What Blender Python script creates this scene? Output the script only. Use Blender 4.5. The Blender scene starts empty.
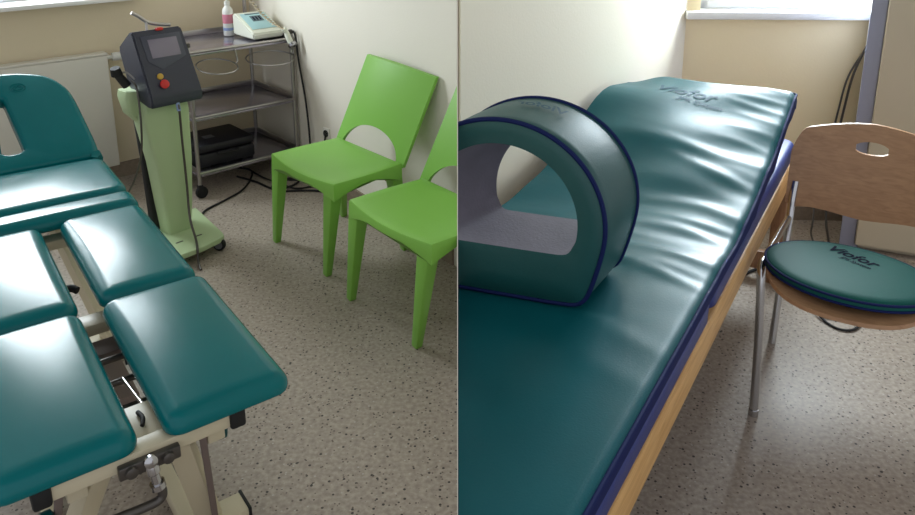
import bpy, bmesh, math, random
from mathutils import Vector, Matrix
random.seed(4)
R = math.radians
C = bpy.context.scene.collection
sc = bpy.context.scene
PI = math.pi

# ------------------------------------------------------------------ materials
def lin(c):
    return tuple(((v/255)/12.92 if v/255 <= .04045 else (((v/255)+.055)/1.055)**2.4) for v in c) + (1,)

def mat(name, col, rough=.5, metal=0., bump=0., bscale=200., var=0., vscale=6., spec=.5, coat=0.):
    m = bpy.data.materials.new(name); m.use_nodes = True
    nt = m.node_tree; b = nt.nodes['Principled BSDF']
    b.inputs['Base Color'].default_value = lin(col)
    b.inputs['Roughness'].default_value = rough
    b.inputs['Metallic'].default_value = metal
    b.inputs['Specular IOR Level'].default_value = spec
    b.inputs['Coat Weight'].default_value = coat
    tc = nt.nodes.new('ShaderNodeTexCoord')
    if var:
        n = nt.nodes.new('ShaderNodeTexNoise'); n.inputs['Scale'].default_value = vscale; n.inputs['Detail'].default_value = 4
        nt.links.new(tc.outputs['Object'], n.inputs['Vector'])
        r = nt.nodes.new('ShaderNodeValToRGB')
        c = lin(col)
        r.color_ramp.elements[0].position = .3; r.color_ramp.elements[1].position = .7
        r.color_ramp.elements[0].color = tuple(x*(1-var) for x in c[:3])+(1,)
        r.color_ramp.elements[1].color = tuple(min(1, x*(1+var)) for x in c[:3])+(1,)
        nt.links.new(n.outputs['Fac'], r.inputs['Fac']); nt.links.new(r.outputs['Color'], b.inputs['Base Color'])
    if bump:
        n = nt.nodes.new('ShaderNodeTexNoise'); n.inputs['Scale'].default_value = bscale; n.inputs['Detail'].default_value = 3
        nt.links.new(tc.outputs['Object'], n.inputs['Vector'])
        bp = nt.nodes.new('ShaderNodeBump'); bp.inputs['Strength'].default_value = bump; bp.inputs['Distance'].default_value = .004
        nt.links.new(n.outputs['Fac'], bp.inputs['Height']); nt.links.new(bp.outputs['Normal'], b.inputs['Normal'])
    return m

def wood_mat(name, c1, c2, rough=.45, scale=(1, 14, 14)):
    m = bpy.data.materials.new(name); m.use_nodes = True
    nt = m.node_tree; b = nt.nodes['Principled BSDF']; b.inputs['Roughness'].default_value = rough
    tc = nt.nodes.new('ShaderNodeTexCoord'); mp = nt.nodes.new('ShaderNodeMapping'); mp.inputs['Scale'].default_value = scale
    n = nt.nodes.new('ShaderNodeTexNoise'); n.inputs['Scale'].default_value = 5; n.inputs['Detail'].default_value = 6; n.inputs['Distortion'].default_value = 1.2
    r = nt.nodes.new('ShaderNodeValToRGB'); r.color_ramp.elements[0].position = .3; r.color_ramp.elements[1].position = .7
    r.color_ramp.elements[0].color = lin(c1); r.color_ramp.elements[1].color = lin(c2)
    nt.links.new(tc.outputs['Object'], mp.inputs['Vector']); nt.links.new(mp.outputs['Vector'], n.inputs['Vector'])
    nt.links.new(n.outputs['Fac'], r.inputs['Fac']); nt.links.new(r.outputs['Color'], b.inputs['Base Color'])
    return m

def floor_mat():
    m = bpy.data.materials.new('speckled_vinyl'); m.use_nodes = True
    nt = m.node_tree; b = nt.nodes['Principled BSDF']; b.inputs['Roughness'].default_value = .42
    b.inputs['Specular IOR Level'].default_value = .35
    tc = nt.nodes.new('ShaderNodeTexCoord')
    base = nt.nodes.new('ShaderNodeTexNoise'); base.inputs['Scale'].default_value = 70; base.inputs['Detail'].default_value = 6
    nt.links.new(tc.outputs['Object'], base.inputs['Vector'])
    r0 = nt.nodes.new('ShaderNodeValToRGB'); r0.color_ramp.elements[0].position = .35; r0.color_ramp.elements[1].position = .65
    r0.color_ramp.elements[0].color = lin((152, 140, 128)); r0.color_ramp.elements[1].color = lin((180, 168, 154))
    nt.links.new(base.outputs['Fac'], r0.inputs['Fac'])
    cur = r0.outputs['Color']
    for scale, thr, keep, col in ((52, .2, .55, (70, 62, 58)), (75, .22, .5, (108, 96, 86)), (62, .17, .7, (190, 183, 172))):
        v = nt.nodes.new('ShaderNodeTexVoronoi'); v.inputs['Scale'].default_value = scale
        nt.links.new(tc.outputs['Object'], v.inputs['Vector'])
        lt = nt.nodes.new('ShaderNodeMath'); lt.operation = 'LESS_THAN'; lt.inputs[1].default_value = thr
        nt.links.new(v.outputs['Distance'], lt.inputs[0])
        sx = nt.nodes.new('ShaderNodeSeparateColor'); nt.links.new(v.outputs['Color'], sx.inputs['Color'])
        gt = nt.nodes.new('ShaderNodeMath'); gt.operation = 'GREATER_THAN'; gt.inputs[1].default_value = keep
        nt.links.new(sx.outputs['Red'], gt.inputs[0])
        mu = nt.nodes.new('ShaderNodeMath'); mu.operation = 'MULTIPLY'
        nt.links.new(lt.outputs[0], mu.inputs[0]); nt.links.new(gt.outputs[0], mu.inputs[1])
        mx = nt.nodes.new('ShaderNodeMix'); mx.data_type = 'RGBA'
        nt.links.new(mu.outputs[0], mx.inputs['Factor']); nt.links.new(cur, mx.inputs['A']); mx.inputs['B'].default_value = lin(col)
        cur = mx.outputs['Result']
    nt.links.new(cur, b.inputs['Base Color'])
    return m

M = {}
M['floor'] = floor_mat()
M['wall_beige'] = mat('beige_plaster', (228, 214, 186), .8, bump=.15, bscale=120, spec=.2)
M['wall_white'] = mat('white_plaster', (232, 226, 212), .8, bump=.15, bscale=120, spec=.2)
M['wall_cream'] = mat('cream_plaster', (252, 234, 192), .8, bump=.15, bscale=120, spec=.2)
M['wall_warm'] = mat('warm_white_plaster', (244, 236, 214), .8, bump=.15, bscale=120, spec=.2)
M['ceiling'] = mat('ceiling_grey', (165, 163, 160), .9)
M['cove'] = mat('floor_cove', (140, 125, 108), .6, var=.15, vscale=60)
M['sill'] = mat('white_sill', (240, 240, 238), .35)
M['pvc'] = mat('white_pvc', (235, 238, 242), .3)
M['teal_l'] = mat('teal_vinyl', (0, 108, 112), .25, bump=.03, bscale=500, spec=.27, var=.04)
M['teal_side'] = mat('dark_teal_vinyl', (4, 72, 74), .4, spec=.4)
M['green'] = mat('green_plastic', (130, 188, 78), .38, spec=.4)
M['cream_metal'] = mat('cream_metal', (206, 196, 168), .4, spec=.5)
M['steel_d'] = mat('dark_steel', (92, 88, 84), .35, .7)
M['chrome'] = mat('chrome', (190, 190, 192), .18, 1.)
M['steel'] = mat('brushed_steel', (176, 172, 170), .3, .95)
M['tray'] = mat('tray_steel', (168, 164, 178), .22, .85)
M['black'] = mat('black_plastic', (24, 24, 27), .45)
M['rubber'] = mat('black_rubber', (18, 18, 19), .7)
M['brownrub'] = mat('brown_grey_fabric', (118, 104, 98), .8)
M['dev_green'] = mat('pale_green_plastic', (180, 200, 156), .45)
M['dev_dark'] = mat('slate_plastic', (52, 54, 68), .42)
M['dev_side'] = mat('slate_side', (70, 72, 86), .35)
M['screen'] = mat('grey_screen', (128, 120, 136), .15, coat=.3)
M['red'] = mat('red_button', (205, 40, 36), .35)
M['yellow'] = mat('amber_button', (200, 160, 60), .35)
M['white'] = mat('white_plastic', (228, 228, 222), .4)
M['offwhite'] = mat('off_white_plastic', (222, 224, 208), .4)
M['panelblue'] = mat('pale_blue_panel', (168, 208, 212), .35)
M['lcd'] = mat('lcd_grey', (96, 116, 124), .25)
M['pink'] = mat('pink_label', (206, 128, 146), .5)
M['lblue'] = mat('blue_print', (140, 160, 200), .5)
M['case'] = mat('black_case', (26, 25, 32), .55, bump=.2, bscale=90)
M['grey_label'] = mat('grey_label', (96, 98, 104), .5)
M['radiator'] = mat('radiator_enamel', (226, 222, 212), .4)
M['socket_white'] = mat('socket_white', (222, 218, 208), .45)
M['socket_red'] = mat('socket_red', (138, 58, 36), .5)
M['beige_cable'] = mat('beige_cable', (186, 172, 144), .5)
# right half
M['teal_r'] = mat('sea_green_vinyl', (8, 88, 96), .37, bump=.08, bscale=260, spec=.2, var=.06)
M['teal_ring'] = mat('sea_green_ring_vinyl', (24, 80, 80), .45, bump=.1, bscale=260, spec=.5, var=.05)
M['teal_disc'] = mat('dark_green_cushion', (14, 84, 78), .6, bump=.1, bscale=260, spec=.18)
M['navy'] = mat('navy_piping', (22, 34, 84), .7, spec=.15)
M['navy_vinyl'] = mat('navy_vinyl', (40, 58, 126), .45, bump=.08, bscale=260)
M['lining'] = mat('grey_lining', (116, 112, 124), .75, bump=.25, bscale=150, var=.08, vscale=14)
M['wood'] = wood_mat('pine_rail', (196, 148, 88), (226, 182, 118), scale=(14, 1, 14))
M['wood_dark'] = wood_mat('brown_leg_wood', (128, 92, 64), (160, 118, 82), scale=(14, 14, 1))
M['ply'] = wood_mat('beech_shell', (164, 124, 92), (184, 144, 108), rough=.4, scale=(3, 14, 14))
M['print'] = mat('navy_print', (8, 14, 40), .7, spec=.05)
M['print_faint'] = mat('faint_print', (14, 72, 92), .5, spec=.15)
M['cab_side'] = mat('slate_blue_panel', (146, 148, 166), .5)
M['cab_front'] = mat('warm_grey_panel', (196, 184, 160), .5)

# ------------------------------------------------------------------ helpers
def finish(name, bm, m, parent=None, smooth=True, angle=40):
    me = bpy.data.meshes.new(name)
    bmesh.ops.recalc_face_normals(bm, faces=bm.faces)
    bm.to_mesh(me); bm.free()
    me.materials.append(m)
    if smooth:
        for p in me.polygons: p.use_smooth = True
        me.set_sharp_from_angle(angle=R(angle))
    o = bpy.data.objects.new(name, me); C.objects.link(o)
    if parent: o.parent = parent
    return o

def thing(name, label, cat, loc=(0, 0, 0), rz=0., group=None):
    o = bpy.data.objects.new(name, None); C.objects.link(o)
    o.empty_display_size = .05
    o.location = loc; o.rotation_euler = (0, 0, rz)
    o['label'] = label; o['category'] = cat
    if group: o['group'] = group
    return o

def tag(o, label, cat, group=None):
    o['label'] = label; o['category'] = cat
    if group: o['group'] = group
    return o

def box(bm, a, b, bev=0., seg=2):
    t = bmesh.new()
    bmesh.ops.create_cube(t, size=1)
    s = Vector((b[0]-a[0], b[1]-a[1], b[2]-a[2])); c = (Vector(a)+Vector(b))/2
    for v in t.verts: v.co = Vector((v.co.x*s.x, v.co.y*s.y, v.co.z*s.z)) + c
    if bev: bmesh.ops.bevel(t, geom=t.edges[:], offset=bev, segments=seg, affect='EDGES', profile=.5)
    merge(bm, t)

def merge(bm, t, mtx=None):
    if mtx is not None: bmesh.ops.transform(t, matrix=mtx, verts=t.verts)
    me = bpy.data.meshes.new('tmp'); t.to_mesh(me); t.free(); bm.from_mesh(me); bpy.data.meshes.remove(me)

def bar(bm, p, q, w, h, w2=None, h2=None, bev=.003, up=(0, 0, 1)):
    """tapered box beam from p to q"""
    p = Vector(p); q = Vector(q); d = (q-p); L = d.length; d.normalize()
    up = Vector(up)
    if abs(d.dot(up)) > .98: up = Vector((0, 1, 0))
    x = d.cross(up).normalized(); y = x.cross(d).normalized()
    w2 = w if w2 is None else w2; h2 = h if h2 is None else h2
    t = bmesh.new(); vs = []
    for c, ww, hh in ((p, w, h), (q, w2, h2)):
        for sx, sy in ((-1, -1), (1, -1), (1, 1), (-1, 1)):
            vs.append(t.verts.new(c + x*sx*ww/2 + y*sy*hh/2))
    t.faces.new(vs[:4][::-1]); t.faces.new(vs[4:])
    for i in range(4): t.faces.new((vs[i], vs[(i+1) % 4], vs[4+(i+1) % 4], vs[4+i]))
    bmesh.ops.recalc_face_normals(t, faces=t.faces)
    if bev: bmesh.ops.bevel(t, geom=t.edges[:], offset=bev, segments=2, affect='EDGES', profile=.5)
    merge(bm, t)

def catmull(pts, n=8, closed=False):
    P = [Vector(p) for p in pts]; out = []; N = len(P)
    rng = range(N) if closed else range(N-1)
    for i in rng:
        p0 = P[(i-1) % N] if closed or i > 0 else P[0]; p1 = P[i]; p2 = P[(i+1) % N]
        p3 = P[(i+2) % N] if closed or i+2 < N else P[-1]
        for k in range(n):
            t = k/n
            out.append(.5*((2*p1)+(p2-p0)*t+(2*p0-5*p1+4*p2-p3)*t*t+(3*p1-p0-3*p2+p3)*t**3))
    if not closed: out.append(P[-1].copy())
    return out

def tube(bm, pts, r, n=10, closed=False, r2=None):
    P = [Vector(p) for p in pts]; N = len(P)
    rings = []; prev = None
    for i, p in enumerate(P):
        if closed: d = P[(i+1) % N]-P[(i-1) % N]
        else: d = P[min(i+1, N-1)]-P[max(i-1, 0)]
        d.normalize()
        if prev is None:
            up = Vector((0, 0, 1)) if abs(d.z) < .9 else Vector((1, 0, 0))
            x = d.cross(up).normalized()
        else:
            x = (prev - d*prev.dot(d)).normalized()
        prev = x; y = d.cross(x)
        rr = r if r2 is None else r+(r2-r)*i/(N-1)
        rings.append([bm.verts.new(p + (x*math.cos(2*PI*k/n)+y*math.sin(2*PI*k/n))*rr) for k in range(n)])
    M_ = N if closed else N-1
    for i in range(M_):
        a, b = rings[i], rings[(i+1) % N]
        off = 0
        if closed and i == N-1:
            off = min(range(n), key=lambda o: (a[0].co-b[o].co).length)
        for k in range(n):
            bm.faces.new((a[k], a[(k+1) % n], b[(k+1+off) % n], b[(k+off) % n]))
    if not closed:
        bm.faces.new(rings[0][::-1]); bm.faces.new(rings[-1])

def lathe(bm, prof, c, n=24, axis=(0, 0, 1)):
    """profile [(r, h)] turned about axis through c"""
    q = Vector((0, 0, 1)).rotation_difference(Vector(axis)).to_matrix()
    c = Vector(c); rings = []
    for r, h in prof:
        rings.append([bm.verts.new(c + q @ Vector((r*math.cos(2*PI*k/n), r*math.sin(2*PI*k/n), h))) for k in range(n)])
    for a, b in zip(rings, rings[1:]):
        for k in range(n): bm.faces.new((a[k], a[(k+1) % n], b[(k+1) % n], b[k]))
    bm.faces.new(rings[0][::-1]); bm.faces.new(rings[-1])

def prism(bm, poly, z0, z1, bev=0., mtx=None):
    t = bmesh.new()
    a = [t.verts.new((x, y, z0)) for x, y in poly]; b = [t.verts.new((x, y, z1)) for x, y in poly]
    n = len(poly)
    t.faces.new(a[::-1]); t.faces.new(b)
    for i in range(n): t.faces.new((a[i], a[(i+1) % n], b[(i+1) % n], b[i]))
    bmesh.ops.recalc_face_normals(t, faces=t.faces)
    if bev: bmesh.ops.bevel(t, geom=t.edges[:], offset=bev, segments=2, affect='EDGES', profile=.5)
    merge(bm, t, mtx)

def rrect(w, l, r, n=7):
    """rounded rectangle outline centred at 0"""
    out = []
    for cx, cy, a0 in ((w/2-r, l/2-r, 0), (-w/2+r, l/2-r, 90), (-w/2+r, -l/2+r, 180), (w/2-r, -l/2+r, 270)):
        for k in range(n+1):
            a = R(a0+90*k/n); out.append((cx+r*math.cos(a), cy+r*math.sin(a)))
    return out

def dense(poly, n, m):
    """extra points along the four straight sides of a rounded rectangle"""
    out = []; N = len(poly)
    for i in range(N):
        out.append(poly[i])
        if i % (n+1) == n:
            a = poly[i]; b = poly[(i+1) % N]
            out += [(a[0]+(b[0]-a[0])*k/m, a[1]+(b[1]-a[1])*k/m) for k in range(1, m)]
    return out

def inset(poly, d):
    """offset a (roughly convex, counter-clockwise) outline inwards"""
    n = len(poly); out = []
    for i in range(n):
        p0 = Vector(poly[(i-1) % n]); p1 = Vector(poly[i]); p2 = Vector(poly[(i+1) % n])
        e1 = (p1-p0); e2 = (p2-p1)
        if e1.length < 1e-9: e1 = e2
        if e2.length < 1e-9: e2 = e1
        n1 = Vector((-e1.y, e1.x)).normalized(); n2 = Vector((-e2.y, e2.x)).normalized()
        m = (n1+n2)
        m = m.normalized() if m.length > 1e-6 else n1
        k = 1/max(.5, m.dot(n1))
        out.append(tuple(p1+m*d*k))
    return out

def loft(bm, rings, cap0=True, cap1=True):
    V = [[bm.verts.new(p) for p in r] for r in rings]; n = len(V[0])
    for a, b in zip(V, V[1:]):
        for i in range(n): bm.faces.new((a[i], a[(i+1) % n], b[(i+1) % n], b[i]))
    if cap0: bm.faces.new(V[0][::-1])
    if cap1: bm.faces.new(V[-1])

def pad(bm, w, l, h, rc=.04, re=.022, crown=.006, cx=0, cy=0, z0=0., n=7):
    """upholstered pad: rounded corners, rounded top edge, slightly domed top"""
    def ring(d, z):
        s = dense(rrect(w-2*d, l-2*d, max(rc-d, .004), n), n, 12)
        return [(x+cx, y+cy, z0+z+(crown*max(0, 1-(2*x/w)**2)*max(0, 1-(2*y/l)**2) if z > h-.001 else 0)) for x, y in s]
    rings = [ring(.008, 0), ring(.001, .006), ring(0, h-re)]
    for k in range(1, 6):
        a = R(90*k/5)
        rings.append(ring(re*(1-math.cos(a)), h-re+re*math.sin(a)))
    edge_ = rings[-1]
    for f in (.06, .14, .24, .36, .48, .6, .72, .84, .94):
        pts = [((px-cx)*(1-f), (py-cy)*(1-f)) for px, py, pz in edge_]
        rings.append([(px+cx, py+cy, z0+h+crown*((1-(2*px/w)**2)*(1-(2*py/l)**2))) for px, py in pts])
    loft(bm, rings)

def world_cut(o, keep_left, fill=True):
    """trim a mesh where it meets the thin wall that stands between the two rooms"""
    bpy.context.view_layer.update()
    o.data = o.data.copy()
    inv = o.matrix_world.inverted()
    x = -.0012 if keep_left else .0012
    co = inv @ Vector((x, 0, 0)); no = (inv.to_3x3() @ Vector((1, 0, 0))).normalized()
    bm = bmesh.new(); bm.from_mesh(o.data)
    r = bmesh.ops.bisect_plane(bm, geom=bm.verts[:]+bm.edges[:]+bm.faces[:], plane_co=co, plane_no=no,
                               clear_outer=keep_left, clear_inner=not keep_left)
    left = len(bm.verts)
    es = [e for e in bm.edges if len(e.link_faces) == 1]
    if es and fill: bmesh.ops.holes_fill(bm, edges=es, sides=0)
    bm.to_mesh(o.data); bm.free()
    return left

def text_mesh(s, size, fn, m, name, parent, shear=0., cuts=1):
    """lettering as thin mesh; fn maps flat (x, y) to a 3D point on the surface"""
    cu = bpy.data.curves.new('txt', 'FONT'); cu.body = s; cu.size = size; cu.align_x = 'CENTER'; cu.align_y = 'CENTER'
    cu.resolution_u = 3; cu.shear = shear; cu.offset = size*.018
    to = bpy.data.objects.new('txt', cu); C.objects.link(to)
    dg = bpy.context.evaluated_depsgraph_get(); bpy.context.view_layer.update()
    me = bpy.data.meshes.new_from_object(to.evaluated_get(dg))
    bpy.data.objects.remove(to); bpy.data.curves.remove(cu)
    bm = bmesh.new(); bm.from_mesh(me); bpy.data.meshes.remove(me)
    bmesh.ops.triangulate(bm, faces=bm.faces)
    bmesh.ops.subdivide_edges(bm, edges=bm.edges, cuts=cuts, use_grid_fill=True)
    for v in bm.verts: v.co = Vector(fn(v.co.x, v.co.y))
    return finish(name, bm, m, parent, smooth=False)

def struct(o):
    o['kind'] = 'structure'; return o

# ------------------------------------------------------------------ frames of the two rooms
class Frame:
    def __init__(s, ox, oy, deg): s.o = (ox, oy); s.a = R(deg)
    def __call__(s, x, y, z=0.):
        c, n = math.cos(s.a), math.sin(s.a)
        return Vector((s.o[0]+x*c-y*n, s.o[1]+x*n+y*c, z))
FL = Frame(-1.3075, 4.5086, 42.1)             # left room: origin at its far corner, x along the back wall
_b = FL(-1.4118, -3.0002); FB = Frame(_b.x, _b.y, 36.6)     # treatment table
FR = Frame(.2138, .9835, -31.2)               # right room: y along the couch
_q = FR(-.2164, .4814); FQ = Frame(_q.x, _q.y, -19.0)       # tunnel cushion
_d = FL(-.834, -1.06); FD = Frame(_d.x, _d.y, 47.1)         # laser unit

CAM_H = 1.55
HC = 2.75

# ------------------------------------------------------------------ setting
bm = bmesh.new()
vs = [bm.verts.new(p) for p in ((-4.6, -1.5, 0), (4.2, -1.5, 0), (4.2, 6.0, 0), (-4.6, 6.0, 0))]
bm.faces.new(vs); struct(finish('floor', bm, M['floor'], smooth=False))
bm = bmesh.new(); box(bm, (-4.6, .2, HC), (4.2, 6.0, HC+.05)); struct(finish('ceiling', bm, M['ceiling'], smooth=False))

def wall_strip(bm, p, q, z0, z1, t, side=1):
    """upright slab whose visible face runs p -> q; thickness t goes to the left of the run when side=1"""
    p = Vector((p[0], p[1], 0)); q = Vector((q[0], q[1], 0)); d = (q-p).normalized(); n = Vector((-d.y, d.x, 0))*side*t
    b = [bm.verts.new(v+Vector((0, 0, z))) for z in (z0, z1) for v in (p, q, q+n, p+n)]
    bm.faces.new(b[:4]); bm.faces.new(b[4:])
    for i in range(4): bm.faces.new((b[i], b[(i+1) % 4], b[4+(i+1) % 4], b[4+i]))

def window_wall(name, m, F, xa, xb, w0, w1, z0, z1, y=0.):
    """wall along the frame's x axis at y with one window opening"""
    bm = bmesh.new()
    for a, b, c, d in ((xa, w0, 0, HC), (w1, xb, 0, HC), (w0, w1, 0, z0), (w0, w1, z1, HC)):
        wall_strip(bm, F(a, y), F(b, y), c, d, .16)
    return struct(finish(name, bm, m, smooth=False))

def window(name, F, w0, w1, z0, z1, y=0., sill_out=.12, sill_l=0., sill_r=0., sz=(.988, 1.012), mull=1):
    bm = bmesh.new()
    def bx(a, b, bev=.004):
        t = bmesh.new(); box(t, a, b, bev); mt = Matrix.Translation(F(0, 0)) @ Matrix.Rotation(F.a, 4, 'Z'); merge(bm, t, mt)
    fw = .055
    bx((w0, y+.07, z0), (w1, y+.12, z0+fw)); bx((w0, y+.07, z1-fw), (w1, y+.12, z1))
    for i in range(mull+2):
        x = w0+(w1-w0-fw)*i/(mull+1); bx((x, y+.07, z0), (x+fw, y+.12, z1))
    # casements
    for i in range(mull+1):
        a = w0+(w1-w0-fw)*i/(mull+1)+fw; b = w0+(w1-w0-fw)*(i+1)/(mull+1)
        bx((a, y+.06, z0+fw), (b, y+.1, z0+fw+.05)); bx((a, y+.06, z1-fw-.05), (b, y+.1, z1-fw))
        bx((a, y+.06, z0+fw), (a+.05, y+.1, z1-fw)); bx((b-.05, y+.06, z0+fw), (b, y+.1, z1-fw))
    o = struct(finish(name, bm, M['pvc']))
    bm = bmesh.new(); t = bmesh.new()
    box(t, (w0-sill_l, y-sill_out, sz[0]), (w1+sill_r, y+.07, sz[1]), .006)
    merge(bm, t, Matrix.Translation(F(0, 0)) @ Matrix.Rotation(F.a, 4, 'Z'))
    s = finish('window_sill', bm, M['sill'], o); s['label'] = 'white window sill board'
    return o

# left room
CORX = .07                                              # far corner of the left room in its own frame
def rwx(y): return -.02+.075*(y+1.2)                     # the white wall behind the green chairs
window_wall('wall_left_room_back', M['wall_beige'], FL, -3.4, CORX+.2, -2.6, -.58, .972, 2.15)
window('window_1', FL, -2.6, -.58, .985, 2.15, sill_out=.12, sill_r=.02)
# white wall from the corner to the dividing wall
pA = FL(rwx(.0), 0.0); d = (FL(rwx(-3), -3)-pA); t = -pA.x/d.x; pE = pA+d*t
bm = bmesh.new(); wall_strip(bm, (pE.x-.003, pE.y), (pA.x, pA.y), 0, HC, .1, -1); struct(finish('wall_left_room_right', bm, M['wall_white'], smooth=False))
bm = bmesh.new(); wall_strip(bm, FL(-3.4, -.012), FL(CORX, -.012), 0, .083, .012); struct(finish('baseboard_left_room_back', bm, M['cove'], smooth=False))
bm = bmesh.new()
n_ = Vector((-d.y, d.x, 0)).normalized()*.012
if (FL(-1, -1)-pA).dot(n_) < 0: n_ = -n_
wall_strip(bm, (pA+n_)[:2], (pE+n_-d.normalized()*.02)[:2], 0, .083, .011, 1 if (Vector((-d.y, d.x, 0)).dot(n_) < 0) else -1); struct(finish('baseboard_left_room_right', bm, M['cove'], smooth=False))

# dividing wall between the rooms, seen end-on by the camera
bm = bmesh.new(); box(bm, (-.0005, .86, 0), (.0005, 3.75, HC)); struct(finish('wall_divider', bm, M['wall_white'], smooth=False))

# right room
FW = Frame(1.045, 3.44, -2.0)
window_wall('wall_right_room_back', M['wall_cream'], FW, -.25, 2.6, .06, 1.75, .985, 2.5)
window('window_2', FW, .06, 1.75, 1.0, 2.5, sill_out=.05, sill_l=.07, sz=(.985, 1.02))
q = FR(-.80, .55); c = FW(0, 0); dq = (q-c); qq = c+dq*((.009-c.x)/dq.x)
bm = bmesh.new(); wall_strip(bm, (c.x, c.y), (qq.x, qq.y), 0, HC, .006, -1); struct(finish('wall_right_room_left', bm, M['wall_warm'], smooth=False))
bm = bmesh.new(); wall_strip(bm, FW(.0, -.012), FW(2.6, -.012), 0, .07, .012); struct(finish('baseboard_right_room_back', bm, M['cove'], smooth=False))

# ------------------------------------------------------------------ radiator and sockets
t = thing('radiator', 'white flat panel radiator under the window behind the teal treatment table', 'radiator', FL(-1.4, -.06), FL.a)
bm = bmesh.new(); box(bm, (-1.0, -.02, .095), (.605, .0, .708), .006)
finish('front_panel', bm, M['radiator'], t)
bm = bmesh.new(); box(bm, (-1.0, .003, .11), (.6, .045, .70), .004); finish('back_panel', bm, M['radiator'], t)
bm = bmesh.new(); box(bm, (-1.0, -.022, .708), (.607, .045, .722), .004)
finish('top_grille', bm, M['radiator'], t)
bm = bmesh.new(); lathe(bm, [(.011, 0), (.011, .03), (.021, .032), (.023, .05), (.022, .085), (.017, .095)], (.605, .01, .69), 20, (1, 0, 0))
finish('thermostat_valve', bm, M['white'], t)
bm = bmesh.new(); tube(bm, [(.63, .01, .69), (.63, .03, .69), (.63, .058, .69)], .008); finish('pipe', bm, M['white'], t)

def socket(name, label, y, z, m, w=.075, h=.075):
    o = thing(name, label, 'socket', FL(rwx(y)-.001, y, z), FL.a+R(6))
    bm = bmesh.new(); box(bm, (-.012, -w/2, -h/2), (.0, w/2, h/2), .004); finish('face_plate', bm, m, o)
    bm = bmesh.new(); lathe(bm, [(.019, 0), (.019, .004), (.015, .004), (.014, .001)], (-.011, 0, 0), 20, (-1, 0, 0)); finish('plug_well', bm, M['rubber'], o)
socket('wall_socket', 'small white wall socket between the steel trolley and the first green chair', -.93, .31, M['socket_white'], .055, .06)
socket('wall_socket', 'small red-brown wall socket low behind the far green chair', -1.535, .25, M['socket_red'], .06, .05)

# ------------------------------------------------------------------ treatment table (left)
T = thing('treatment_table', 'teal padded treatment table with seven cushions on a cream metal frame', 'treatment table', FB(0, 0), FB.a)
Z0, PH = .553, .044
def tpad(name, x0, x1, y0, y1, rc=.04, re=.03, h=PH, crown=.009, z0=Z0):
    bm = bmesh.new(); pad(bm, x1-x0, y1-y0, h, rc, re, crown, (x0+x1)/2, (y0+y1)/2, z0)
    return finish(name, bm, M['teal_l'], T, angle=60)
tpad('leg_cushion', -.236, .016, .008, .556, .035)
tpad('leg_cushion', -.527, -.282, .01, .545, .035)
tpad('thigh_cushion', -.230, .008, .566, 1.125, .035)
tpad('thigh_cushion', -.527, -.278, .556, 1.115, .035)
tpad('narrow_cushion', -.527, .012, 1.14, 1.262, .03, .03, crown=.004)
tpad('waist_cushion', -.527, .012, 1.275, 1.655, .05, .026, crown=.008)
# head cushion with the face slot, hinged up
tilt = R(35); LH = .46
outl = [(-.03, .0), (-.006, .014), (.0, .06), (-.012, .2), (-.026, .32), (-.05, .385), (-.1, .44), (-.18, .468), (-.2575, .475)]
W2 = .515
out2 = [(-W2-x, y) for x, y in outl[:-1]][::-1]
poly = outl+out2
poly = [tuple(p)[:2] for p in catmull([(x, y, 0) for x, y in poly], 4, True)]
area = sum(poly[i][0]*poly[(i+1) % len(poly)][1]-poly[(i+1) % len(poly)][0]*poly[i][1] for i in range(len(poly)))
if area < 0: poly = poly[::-1]
cxs = -W2/2
sx_ = cxs-.012
slot = [(sx_+.034, .10), (sx_+.03, .088), (sx_+.018, .081), (sx_, .079), (sx_-.018, .081), (sx_-.03, .088), (sx_-.034, .10),
        (sx_-.03, .16), (sx_-.02, .25), (sx_-.012, .33), (sx_-.006, .343), (sx_+.006, .343), (sx_+.012, .33), (sx_+.02, .25), (sx_+.03, .16)]
slot = [tuple(p)[:2] for p in catmull([(x, y, 0) for x, y in slot], 4, True)][::-1]
sarea = sum(slot[i][0]*slot[(i+1) % len(slot)][1]-slot[(i+1) % len(slot)][0]*slot[i][1] for i in range(len(slot)))
if sarea < 0: slot = slot[::-1]
bm = bmesh.new()
hz = .055
def addring(pl, z): return [bm.verts.new((x, y, z)) for x, y in pl]
def quadr(a, b):
    n = len(a)
    for i in range(n): bm.faces.new((a[i], a[(i+1) % n], b[(i+1) % n], b[i]))
rs = [addring(inset(poly, .008), 0), addring(poly, .006), addring(poly, hz-.022)]
for k in range(1, 5):
    a = R(90*k/4); rs.append(addring(inset(poly, .022*(1-math.cos(a))), hz-.022+.022*math.sin(a)))
for a, b in zip(rs, rs[1:]): quadr(a, b)
ss = [addring(inset(slot, 0), 0), addring(slot, hz-.016)]
for k in range(1, 4):
    a = R(90*k/3); ss.append(addring(inset(slot, -.016*(1-math.cos(a))), hz-.016+.016*math.sin(a)))
for a, b in zip(ss, ss[1:]): quadr(a, b)
for A, B in ((rs[-1], ss[-1]), (rs[0], ss[0])):
    es = []
    for L_ in (A, B):
        for i in range(len(L_)):
            e = bm.edges.get((L_[i], L_[(i+1) % len(L_)])); es.append(e)
    bmesh.ops.triangle_fill(bm, edges=es, use_beauty=True)
hp = finish('head_cushion', bm, M['teal_l'], T, angle=50)
hp.location = (.005, 1.675, Z0+.005); hp.rotation_euler = (tilt, 0, 0)
bm = bmesh.new()
for k, (a_, b_) in enumerate(((.034, .02), (.02, .012))):
    tube(bm, [(cxs+.055+.75*a_*math.cos(2*PI*i/24), .385+b_*math.sin(2*PI*i/24), hz+.001) for i in range(24)], .0025, 6, True)
tube(bm, [(cxs+.04, .378, hz+.001), (cxs+.055, .392, hz+.001), (cxs+.07, .378, hz+.001)], .0025, 6)
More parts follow.
